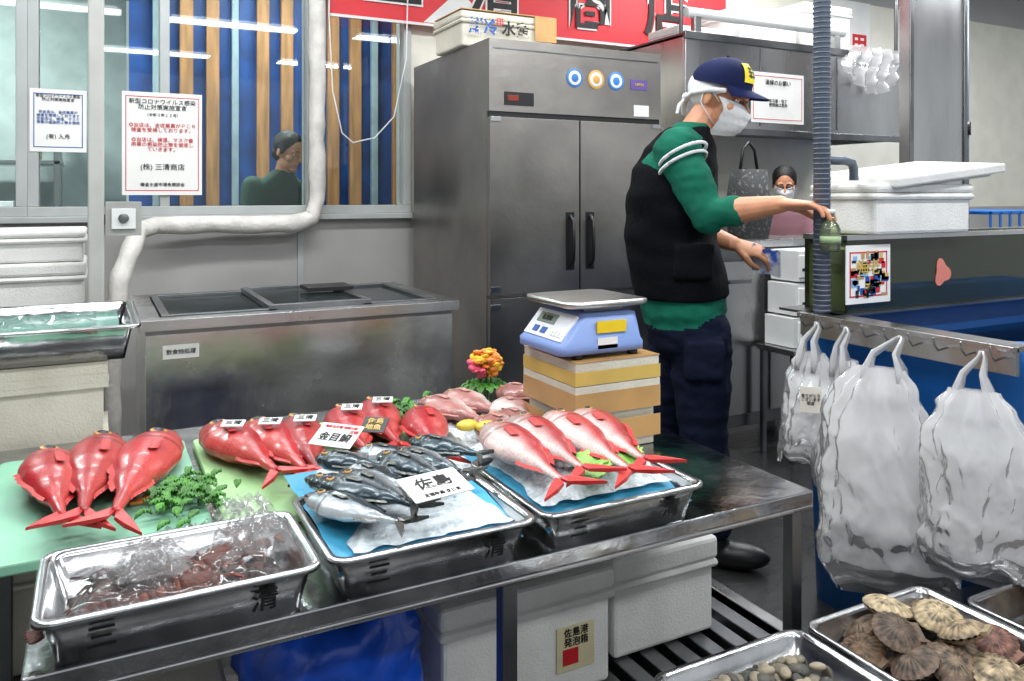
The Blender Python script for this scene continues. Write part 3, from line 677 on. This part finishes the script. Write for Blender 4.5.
g=B('styrofoam_lid'); g.T=M.Translation((2.38,1.74,1.322))@M.Rotation(-.10,4,'Y')@M.Rotation(.06,4,'X'); g.box(-.27,-.16,-.015,.27,.16,.015,STY); g.box(-.24,-.13,-.027,.24,.13,-.015,STY); g.done(.008)
g=B('water_hose_pipe')
g.tube([(1.92,1.69,.90),(1.92,1.69,2.0),(1.92,1.69,3.0)],.024,PIPEG,16)
for i in range(140): z=.905+i*.015; g.cyl((1.92,1.69,z),(1.92,1.69,z+.005),.0255,PIPEG,n=16)
g.done()
g=B('elbow_pipe'); g.tube([(1.945,1.70,1.355),(2.03,1.70,1.355),(2.06,1.70,1.35),(2.07,1.70,1.33),(2.07,1.70,1.295)],.014,mat('pvc_dark','55606c',.4),10); g.done()
# ------------------------------------------------------------ carrier bags on rail
g=B('bag_hanging_rail')
g.box(1.885,1.10,.83,1.895,1.74,.895,STEEL); g.box(1.87,1.10,.885,1.95,1.74,.899,STEEL)
for i in range(9):
    y=1.13+i*.07; g.tube([(1.887,y,.87),(1.85,y,.865),(1.835,y,.88),(1.83,y,.90)],.003,STEEL,6)
g.done(.002)
PW=[(0,.42),(.10,.66),(.25,.88),(.6,1),(.9,1.04),(1,.90)]
PD=[(0,.20),(.15,.45),(.4,.85),(.7,1),(.88,.72),(.97,.32),(1,.10)]
def bag(name,y,x,ztop,zbot,w,d,seed,nl=2,phi=0):
    """t-shirt carrier bag: gathered handles, flat lower seam, crumpled thin film"""
    b=B(name); cp,sp=math.cos(phi),math.sin(phi)
    for L in range(nl):
        sd=seed+L*3.7; K=80;n=150; rings=[]
        for i in range(K+1):
            t=i/K; z=ztop-(ztop-zbot)*t
            ww=w/2*prof(t,PW)*(1-.06*L); dd=d/2*prof(t,PD)*(1-.10*L); ring=[]
            for j in range(n):
                a=2*pi*j/n; ca,sa=math.cos(a),math.sin(a)
                ca=math.copysign(abs(ca)**.8,ca); 
                q=V((ca*1.2,sa*1.2,t*2.2+sd))
                q2=V((ca*2.0+t*1.2,sa*2.0-t*.8,t*3.4+sd))
                ridge=(1-2.6*abs(N.noise(q2)))*.085+(1-2.6*abs(N.noise(q2*2.1+V((3,1,2)))))*.055+(1-2.6*abs(N.noise(q2*4.5)))*.022
                fold=math.sin(a*11+4*N.noise(q)+sd)*.10*(1-t)**1.5+math.sin(a*5+3*N.noise(q*1.5))*.05*(1-t)
                r=1+.20*N.noise(q)+ridge+fold
                sag=.045*N.noise(V((ca*1.5,sa*1.5,sd)))*t-.018*abs(sa)**4*t**6
                lx=dd*ca*r+.012*L; ly=ww*sa*r
                ring.append((x+lx*cp-ly*sp+.012*math.sin(t*3+seed),y+lx*sp+ly*cp+.012*math.sin(t*4+seed*2),z+sag))
            rings.append(ring)
        b.loft(rings,BAGW,caps=False)
        b.add(rings[-1],[tuple(range(n))],BAGW,True)
        for k in (-1,1):
            ox,oy=-sp*k*w*.16,cp*k*w*.16
            b.tube([(x+ox,y+oy,ztop-.05),(x+ox*.9,y+oy*.9,ztop),(x+ox*.6,y+oy*.6,ztop+.035),(1.834,y+k*.008,ztop+.07),(1.832,y+k*.003,.887)],[.026,.022,.014,.008,.005],BAGW,10,flat=.35)
    return b.done()
bag('plastic_carrier_bag',1.63,1.80,.80,.50,.15,.11,1.5,phi=.35)
bag('plastic_carrier_bag',1.53,1.81,.80,.42,.13,.11,8.2,phi=-.2)
bag('plastic_carrier_bag',1.365,1.775,.81,.27,.27,.14,3.7,phi=.55)
bag('plastic_carrier_bag',1.15,1.80,.80,.38,.21,.12,5.1,phi=.55)
card('bag_print',(1.735,1.565,.69),.055,.07,-.48-.3,1.5,mat('print_cream','ddd8cc',.6),[('ありがとう\nございます\n鎌倉',.010,0,0,INK)])
# ------------------------------------------------------------ shellfish stand
g=B('low_steel_stand'); g.box(.88,.55,.27,1.94,1.215,.30,STEELD); g.box(1.94,.55,.27,2.1,1.105,.30,STEELD)
for x in (.92,1.5,1.90):
    for y in (.6,1.18): g.box(x-.018,y-.018,0,x+.018,y+.018,.27,STEELD)
g.done(.003)
for (a,c_) in ((.90,1.275),(1.29,1.665),(1.68,2.06)):
    g=B('steel_shellfish_tray'); tray(g,a,.80 if a>1 else .70,c_,1.19 if a<1.6 else 1.10,.301,.365,STEELT); g.done()
def scallop(b,pos,s,rot,c):
    T0=b.T.copy(); b.T=b.T@M.Translation(pos)@rot; c=lin(c)[:3]
    for sg in (1,-1):
        K=12;n=88;rings=[];cols=[]
        for i in range(K+1):
            t=i/K; ring=[]
            for j in range(n):
                a=2*pi*j/n; fan=1 if math.cos(a)>-.3 else 1-.22*(-.3-math.cos(a))
                rib=math.cos(a*22); rad=s*t*fan
                z=sg*(s*.36*(1-t**2.4)+.0012*rib*min(1,t*1.5)+.001)
                e=1+.008*rib*t
                ring.append((rad*math.cos(a)*e,rad*math.sin(a)*e,z)); k=.62+.10*rib*t+.25*math.sin(t*11+c[0]*30)+.6*N.noise(V((t*6,math.cos(a)*4,math.sin(a)*4+c[1]*50)))
                cols.append(tuple(max(0,min(1,q*k)) for q in c))
            rings.append(ring)
        b.loft(rings,VCM,caps=False,col=cols)
    b.box(-s*1.0,-s*.45,-.003,-s*.70,s*.45,.004,VCM,tuple(q*.8 for q in c))
    b.T=T0
random.seed(4)
g=B('scallop_shells')
for i,(x,y) in enumerate(((1.34,1.08),(1.41,1.13),(1.37,.99),(1.45,1.05),(1.52,1.12),(1.43,.95),(1.51,1.0),(1.58,1.06),(1.57,.96),(1.61,1.13),(1.35,.90),(1.48,.90),(1.58,.88),(1.62,1.0),(1.44,1.10),(1.53,1.05),(1.39,1.04),(1.49,.97))):
    g.T=M.Identity(4); scallop(g,(x,y,(.345 if i<14 else .385)+.01*(i%3)),.048,M.Rotation(random.uniform(0,6),4,'Z')@M.Rotation(random.uniform(-.6,.6),4,'X')@M.Rotation(random.uniform(-.5,.5),4,'Y'),random.choice(['b09a78','7a5f45','86705a','c0aa88','6a5646','cdb892','8a5f50']))
g.done()
g=B('turban_shells')
for i in range(16):
    x=1.73+random.random()*.27; y=.86+random.random()*.19; r=random.uniform(.022,.034); g.T=M.Translation((x,y,.345+.02*(i%2)))@M.Rotation(random.uniform(0,6),4,'Z')@M.Rotation(random.uniform(.3,1.3),4,'X')
    pts=[];rad=[]
    for k in range(40):
        a=k*.42; q=1-k/42; pts.append((r*.75*q*math.cos(a),r*.75*q*math.sin(a),r*1.6*(1-q))); rad.append(r*.62*q+.002)
    c=lin(random.choice(['6a5040','4a4038','8a7058','9c8870']))[:3]; g.tube(pts,rad,VCM,10,col=c); g.ell((r*.8,-.002,-r*.05),(r*.5,r*.22,r*.5),VCM,n=12,col=(.6,.5,.35))
g.T=M.Identity(4); g.done()
g=B('small_clams')
for i in range(420):
    x=.935+random.random()*.305; y=.76+random.random()*.395; r=random.uniform(.013,.02)
    g.ell((x,y,.318+random.random()*.024),(r,r*.8,r*.45),VCM,n=12,rot=M.Rotation(random.uniform(0,6),3,'Z')@M.Rotation(random.uniform(-.5,.5),3,'X'),col=lin(random.choice(['5a564e','8a8270','3e3c3a','a89c84','4a4a44']))[:3])
g.done()
# ------------------------------------------------------------ people
def handb(b,wrist,d,up,m,thumb=1,curl=(.25,.35,.3),spread=.06,s=1.0,tcurl=.5):
    d=V(d).normalized(); up=V(up); up=(up-d*up.dot(d)).normalized(); side=up.cross(d).normalized()*thumb
    W=V(wrist)
    def P(x,y,z): return W+(d*x+side*y+up*z)*s
    rings=[]
    for x,w,t in ((-.02,.027,.021),(.0,.028,.02),(.03,.036,.018),(.07,.042,.015),(.095,.041,.012),(.1,.035,.008)):
        rings.append([P(x,w*math.cos(a),t*math.sin(a)) for a in [2*pi*j/16 for j in range(16)]])
    b.loft(rings,m)
    for i,(y,L,r) in enumerate(((.031,.070,.0088),(.0105,.080,.009),(-.0105,.074,.0088),(-.031,.058,.0078))):
        x,z=.088,0; ang=0; pts=[P(x-.02,y,z)]; pts.append(P(x,y,z)); yy=y
        for k,(f,c) in enumerate(zip((.48,.3,.22),curl)):
            ang+=c*(1+.12*i); x+=L*f*math.cos(ang); z-=L*f*math.sin(ang); yy+=spread*L*f*(1.2-i*.8); pts.append(P(x,yy,z))
        b.limb(pts,[r*s,r*1.05*s,r*s,r*.92*s,r*.8*s],m,10)
    b.limb([P(.02,.02,-.004),P(.048,.05,-.010),P(.075,.060,-.02-.01*tcurl),P(.098,.058-.01*tcurl,-.026-.02*tcurl)],[.014*s,.0125*s,.0105*s,.009*s],m,10)
def head(b,T,skin=SKIN,hair=None,ears=True):
    T0=b.T.copy(); b.T=b.T@T
    b.ell((-.005,0,.025),(.096,.076,.096),skin,n=24); b.ell((.03,0,-.045),(.062,.058,.072),skin,n=20)
    b.ell((.07,0,-.095),(.022,.026,.018),skin,n=12); b.limb([(.092,0,.012),(.104,0,-.012),(.115,0,-.028)],[.007,.009,.0125],skin,8)
    for k in (1,-1):
        b.ell((.083,.03*k,.022),(.016,.024,.009),skin,n=12); b.ell((.062,.045*k,-.025),(.028,.022,.022),skin,n=12)
        b.ell((.108,.011*k,-.032),(.008,.008,.007),skin,n=8)
        if ears: b.ell((-.005,.079*k,-.005),(.02,.009,.03),skin,rot=M.Rotation(.35*k,3,'Z'),n=14)
    b.ell((.093,0,-.058),(.008,.022,.006),skin,n=10); b.ell((.091,0,-.067),(.008,.018,.006),skin,n=10)
    b.T=T0
def face_parts(b,T):
    b.T=T; EW=mat('eye_white','e8e6e2',.2); LIP=mat('lip','a85a50',.45); BR=mat('brow','15100d',.7)
    for k in (1,-1):
        b.ell((.085,.03*k,.004),(.010,.0135,.006),EW,n=14); b.ell((.0925,.030*k,.004),(.0040,.006,.0055),BLK,n=10)
        b.tube([(.090,.045*k,.007),(.0975,.030*k,.0112),(.093,.015*k,.007)],.003,SKIN,6)
        b.tube([(.083,.048*k,.022),(.096,.032*k,.028),(.098,.014*k,.024)],[.002,.003,.0025],BR,6)
    b.tube([(.092,-.02,-.062),(.1,0,-.061),(.092,.02,-.062)],.003,LIP,6)
def mask(b,T,m=None):
    b.T=T; m=m or CLOTHW
    X=[(.0,.106),(.25,.130),(.5,.124),(.75,.112),(1,.088)]
    def f(u,v):
        y=(u-.5)*.142; z=-.012-.104*v+.018*abs(u-.5)*2*(1-v*1.6); x0=prof(v,X); return (x0-13*y*y-90*y**4+.0015*math.sin(v*22),y*(1-.12*v),z)
    b.grid(24,16,f,m); b.grid(24,16,lambda u,v:tuple(V(f(u,v))-V((.004,0,0))),m)
    for k in (1,-1):
        b.tube([(.038,.068*k,-.012),(.015,.083*k,.015),(-.018,.088*k,.012),(-.02,.086*k,-.025),(.01,.078*k,-.06),(.035,.060*k,-.09)],.002,m,6)
# --- market vendor
R_=V((.8872,-.4613,0)); F_=V((.4613,.8872,0)); base=V((1.94,2.15,0))
TM=M(((R_.x,F_.x,0,base.x),(R_.y,F_.y,0,base.y),(0,0,1,0),(0,0,0,1)))
ven=empty('market_vendor_person',base)
dd=V((.94,-.34,0)); ss=V((.34,.94,0))
def TR(z,r,f,hd_,hw,n=28,tilt=0): 
    return [V((r,f,z))+dd*hd_*math.copysign(abs(math.cos(a))**.85,math.cos(a))+ss*hw*math.copysign(abs(math.sin(a))**.85,math.sin(a))+V((0,0,tilt*math.cos(a))) for a in [2*pi*j/n for j in range(n)]]
g=B('body_clothed'); g.T=TM
g.loft([TR(.80,-.125,0,.13,.175),TR(.85,-.128,0,.145,.185),TR(.95,-.14,0,.148,.188),TR(1.1,-.17,0,.14,.18),TR(1.25,-.165,0,.14,.195),TR(1.36,-.15,0,.125,.20),TR(1.43,-.13,-.0,.10,.16),TR(1.47,-.11,0,.075,.09),TR(1.50,-.095,0,.062,.065)],GREENS)
sh=V((-.185,-.165,1.395)); el=V((-.10,-.25,1.185)); cu=V((-.035,-.295,1.20)); wr=V((.083,-.385,1.222))
g.limb([V((-.15,-.08,1.41)),sh,V((-.15,-.215,1.29)),el,cu],[.07,.080,.068,.060,.052],GREENS)
sh2=V((-.07,.165,1.395)); el2=V((-.10,.24,1.13)); wr2=V((.065,.06,1.075))
g.limb([V((-.12,.08,1.41)),sh2,el2,V((-.03,.16,1.105))],[.07,.075,.056,.05],GREENS)
g.loft([TR(.86,-.128,0,.135,.17),TR(.80,-.12,0,.14,.178),TR(.74,-.11,0,.13,.17),TR(.70,-.11,0,.10,.14)],NAVY)
g.limb([V((-.09,-.08,.78)),V((-.085,-.085,.62)),V((-.08,-.09,.47)),V((-.06,-.10,.28)),V((-.055,-.10,.14))],[.108,.10,.082,.074,.07],NAVY)
g.limb([V((-.13,.085,.78)),V((-.14,.09,.62)),V((-.145,.10,.47)),V((-.15,.11,.28)),V((-.15,.11,.14))],[.108,.10,.082,.074,.07],NAVY)
g.box(-.16,-.205,.64,-.04,-.165,.77,NAVY)
fuse(g,.008,4,ven,disp=lambda x,y,z:.007*N.noise(V((x*9,y*9,z*22)))+.004*N.noise(V((x*25,y*25,z*40))))
g=B('rubber_boots'); g.T=TM
for x,y in ((-.055,-.10),(-.15,.11)):
    g.limb([V((x,y,.22)),V((x,y,.10)),V((x+.01,y-.003,.055))],[.066,.055,.05],BLK)
    g.ell((x+.07,y-.02,.045),(.12,.052,.045),BLK,rot=M.Rotation(-.3,3,'Z'),n=20,fn=lambda p:V((p.x,p.y,max(p.z,-.044))))
fuse(g,.006,2,ven)
g=B('vest'); g.T=TM
g.loft([TR(.90,-.135,0,.158,.20,tilt=0),TR(1.0,-.15,0,.16,.20),TR(1.1,-.173,0,.152,.195),TR(1.25,-.168,0,.152,.208),TR(1.34,-.157,0,.14,.195),TR(1.41,-.14,0,.118,.165),TR(1.46,-.12,0,.085,.11),TR(1.485,-.105,0,.072,.08)],VEST)
g.box(-.20,-.220,.98,-.08,-.19,1.09,VEST)
fuse(g,.008,3,ven,disp=lambda x,y,z:.003+.008*N.noise(V((x*7,y*7,z*16+9))))
g=B('sleeve_stripes'); g.T=TM
for k in (0,.028):
    p=sh.lerp(V((-.15,-.215,1.29)),.15)+V((0.01,-.012,-k)); q=(el-sh).normalized()
    side=q.cross(V((0,0,1))).normalized(); up=side.cross(q)
    pts=[p+(side*math.cos(a)+up*math.sin(a))*.0825 for a in [2*pi*j/24 for j in range(25)]]
    g.tube(pts,.0055,CLOTHW,6)
g.done(0,ven)
g=B('forearm_hand'); g.T=TM
g.limb([el,cu.lerp(wr,.1),cu.lerp(wr,.55),wr],[.045,.043,.035,.027],SKIN)
handb(g,wr,(.115,-.075,-.005),(0.1,.05,1),SKIN,thumb=1,curl=(.22,.35,.35))
fuse(g,.0035,2,ven)
g=B('forearm_hand_far'); g.T=TM
g.limb([V((-.06,.19,1.11)),V((0,.12,1.10)),wr2],[.043,.038,.027],SKIN)
handb(g,wr2,(.1,-.02,-.03),(-.1,-.5,.9),SKIN,thumb=-1,curl=(.35,.5,.4))
fuse(g,.0035,2,ven)
HT=TM@M.Translation((-.01,-.01,1.588))@M.Rotation(-.66,4,'Z')@M.Rotation(.26,4,'Y')
g=B('head'); g.T=M.Identity(4); head(g,HT)
g.T=TM; g.limb([V((-.035,0,1.545)),V((-.09,0,1.46))],[.056,.062],SKIN)
fuse(g,.004,2,ven)
g=B('face_details'); face_parts(g,HT); g.done(0,ven)
g=B('face_mask'); mask(g,HT); g.done(0,ven)
g=B('head_cloth'); g.T=HT
g.ell((-.022,0,.028),(.094,.084,.084),CLOTHW,n=28)
g.tube([(.055,-.070,.030),(.0,-.090,.020),(-.06,-.075,.002),(-.105,-.02,-.015),(-.11,.0,-.018),(-.105,.02,-.015),(-.06,.075,.002),(.0,.090,.020),(.055,.070,.030)],.010,CLOTHW,8)
g.ell((-.118,0,-.018),(.018,.022,.016),CLOTHW,n=12)
for k in (1,-1): g.tube([(-.118,.008*k,-.022),(-.13,.02*k,-.05),(-.125,.03*k,-.085)],[.010,.014,.012],CLOTHW,8,flat=.35)
fuse(g,.004,1,ven)
g=B('cap'); g.T=HT
K=10;n=32;rings=[]
for i in range(K+1):
    ph=pi/2*i/K; rings.append([(.0+.108*math.cos(ph)*math.cos(a),.092*math.cos(ph)*math.sin(a),.045+.098*math.sin(ph)**.85*(1+.14*math.cos(a)*math.cos(ph))) for a in [2*pi*j/n for j in range(n)]])
g.loft(rings,CAPN,caps=False); g.ell((0,0,.145),(.008,.008,.005),CAPN,n=8)
def br(u,v):
    a=(u-.5)*2.1; r=.100+.075*v*math.cos(a)**.6; return (r*math.cos(a)+.004,.094*math.sin(a)*(1-.05*v)+0,.048-.018*v-.012*abs(a)*v)
g.grid(20,6,br,CAPN); g.grid(20,6,lambda u,v:tuple(V(br(u,v))-V((0,0,.003))),CAPN)
def badge(u,v):
    a=(u-.5)*.95; ph=.16+.72*v; return ((.110*math.cos(ph)*math.cos(a))+.002,.096*math.cos(ph)*math.sin(a),.046+.098*math.sin(ph)**.85*(1+.14*math.cos(ph)*math.cos(a)))
g.grid(8,8,badge,mat('badge_yellow','f0dc30',.5))
for a_,b_,c_,d_ in ((.2,.25,.6,.08),(.2,.45,.6,.08),(.2,.65,.6,.08),(.3,.2,.08,.6),(.6,.2,.08,.6)):
    g.grid(4,4,lambda u,v:tuple(V(badge(a_+u*c_,b_+v*d_))+V((.0015,0,.0008))),INK)
g.done(0,ven)
g=B('clear_bottle'); g.T=TM
BF=film('bottle_film','c8d4b4',.06,.22,'dfe8d0'); c0=V((.202,-.462,0))
g.loft([[V((c0.x+r*math.cos(a),c0.y+r*math.sin(a),z)) for a in [2*pi*j/20 for j in range(20)]] for z,r in ((1.085,.024),(1.09,.028),(1.15,.029),(1.165,.022),(1.175,.013),(1.195,.012))],BF)
g.cyl((c0.x,c0.y,1.195),(c0.x,c0.y,1.208),.0135,WHITE); g.cyl((c0.x,c0.y,1.11),(c0.x,c0.y,1.13),.0295,mat('bottle_label','9fb88a',.5)); g.done(0,ven)
g=B('wrapped_packet'); g.T=TM
g.grid(12,12,lambda u,v:(.12+u*.10,.03+.02*math.sin(u*6),1.075-v*.09-.03*u+.015*N.noise(V((u*4,v*4,0)))),mat('packet_blue_white','e4e8f0',.4,col2='2a5ac0',scale=14,lo=.4,hi=.5)); g.done(0,ven)
# --- background persons
def bystander(name,pos,yaw,shirt,pants,h=1.6,lean=.2,hairc=HAIR,msk=False,glasses=False):
    e=empty(name,pos); T=M.Translation(pos)@M.Rotation(yaw,4,'Z')@M.Scale(h/1.7,4)
    b=B('body_clothed'); b.T=T
    def E(z,x,a,c): return [V((x+a*math.cos(t),c*math.sin(t),z)) for t in [2*pi*j/24 for j in range(24)]]
    b.loft([E(.82,0,.11,.16),E(.95,0,.12,.17),E(1.1,lean*.1,.12,.17),E(1.28,lean*.3,.13,.20),E(1.38,lean*.45,.11,.19),E(1.44,lean*.55,.08,.12),E(1.49,lean*.6,.06,.06)],shirt)
    for k in (1,-1):
        b.limb([V((lean*.4,.17*k,1.38)),V((lean*.4+.02,.23*k,1.12)),V((lean*.4+.2,.17*k,1.02))],[.07,.052,.04],shirt)
        b.limb([V((0,.09*k,.85)),V((.02,.1*k,.48)),V((0,.1*k,.1))],[.1,.075,.055],pants); b.ell((.06,.1*k,.04),(.13,.05,.04),BLK,n=16)
    fuse(b,.012,3,e)
    b=B('hands'); b.T=T
    for k in (1,-1):
        b.limb([V((lean*.4+.17,.175*k,1.03)),V((lean*.4+.24,.16*k,1.0))],[.032,.026],SKIN); handb(b,(lean*.4+.24,.16*k,1.0),(1,-.2*k,-.3),(0,0,1),SKIN,thumb=k)
    fuse(b,.004,2,e)
    H=T@M.Translation((lean*.6+.05,0,1.60))@M.Rotation(.3,4,'Y')
    b=B('head'); head(b,H); b.T=T; b.limb([V((lean*.6,0,1.46)),V((lean*.6+.03,0,1.55))],[.055,.052],SKIN); fuse(b,.005,2,e)
    b=B('face_details'); face_parts(b,H)
    if msk: mask(b,H)
    if glasses:
        for k in (1,-1): b.tube([(.106,.032*k+.022*math.cos(a),.004+.018*math.sin(a)) for a in [2*pi*j/16 for j in range(17)]],.0022,BLK,6); b.tube([(.104,.054*k,.008),(.0,.085*k,.01)],.002,BLK,6)
        b.tube([(.107,-.01,.006),(.112,0,.009),(.107,.01,.006)],.002,BLK,6)
    b.done(0,e)
    b=B('hair'); b.T=H; b.ell((-.018,0,.045),(.098,.088,.090),hairc,n=28); b.ell((-.05,0,-.02),(.06,.078,.06),hairc,n=20)
    for k in (1,-1): b.ell((.01,.074*k,.02),(.03,.012,.035),hairc,n=12)
    fuse(b,.006,2,e)
    return e
bystander('office_worker_person',(.86,5.06,0),-1.0,mat('jacket_darkgreen','2c4a3e',.8),NAVY,1.60,.42)
bystander('kitchen_worker_person',(3.82,3.66,0),-2.35,mat('apron_pink','a87a84',.8),NAVY,1.40,.3,msk=True,glasses=True)
# ------------------------------------------------------------ lights
def fixture(x,y,p,w=1.2):
    b=B('ceiling_light'); b.box(x-w/2,y-.12,2.94,x+w/2,y+.12,3.0,WHITE)
    tb=mat('tube_glow','f4f8ff',.5,emit=6)
    for k in (-.06,.06): b.cyl((x-w/2+.03,y+k,2.925),(x+w/2-.03,y+k,2.925),.014,tb,n=10)
    o=b.done()
    l=bpy.data.lights.new('tube_light','AREA'); l.shape='RECTANGLE'; l.size=w; l.size_y=.25; l.energy=p; l.color=(.96,.98,1)
    lo=bpy.data.objects.new('tube_light',l); bpy.context.collection.objects.link(lo); lo.location=(x,y,2.90); par(lo,o)
for x,y,p in ((-.6,2.4,32),(1.0,2.5,35),(2.7,2.3,36),(-.4,.6,24),(1.2,.5,31),(3.0,.5,30),(.6,-1.5,34),(2.6,-1.5,34),(3.6,3.4,36),(5.4,2.6,60),(.2,3.7,16)): fixture(x,y,p)
for x,y,p in ((-1.2,5.4,110),(1.0,5.2,60)): fixture(x,y,p)
w=bpy.data.worlds.new('World'); bpy.context.scene.world=w; w.use_nodes=True
w.node_tree.nodes['Background'].inputs[0].default_value=(.82,.86,.90,1); w.node_tree.nodes['Background'].inputs[1].default_value=.80
# ------------------------------------------------------------ camera
cam=bpy.data.cameras.new('camera'); co=bpy.data.objects.new('camera',cam); bpy.context.collection.objects.link(co)
co.location=(0,0,1.25); co.rotation_euler=(pi/2,0,-math.atan2(.4613,.8872)); cam.sensor_width=36; cam.lens=28.125; cam.shift_y=-145.5/1024; cam.clip_start=.05
bpy.context.scene.camera=co
bpy.context.scene.view_settings.view_transform='Standard'
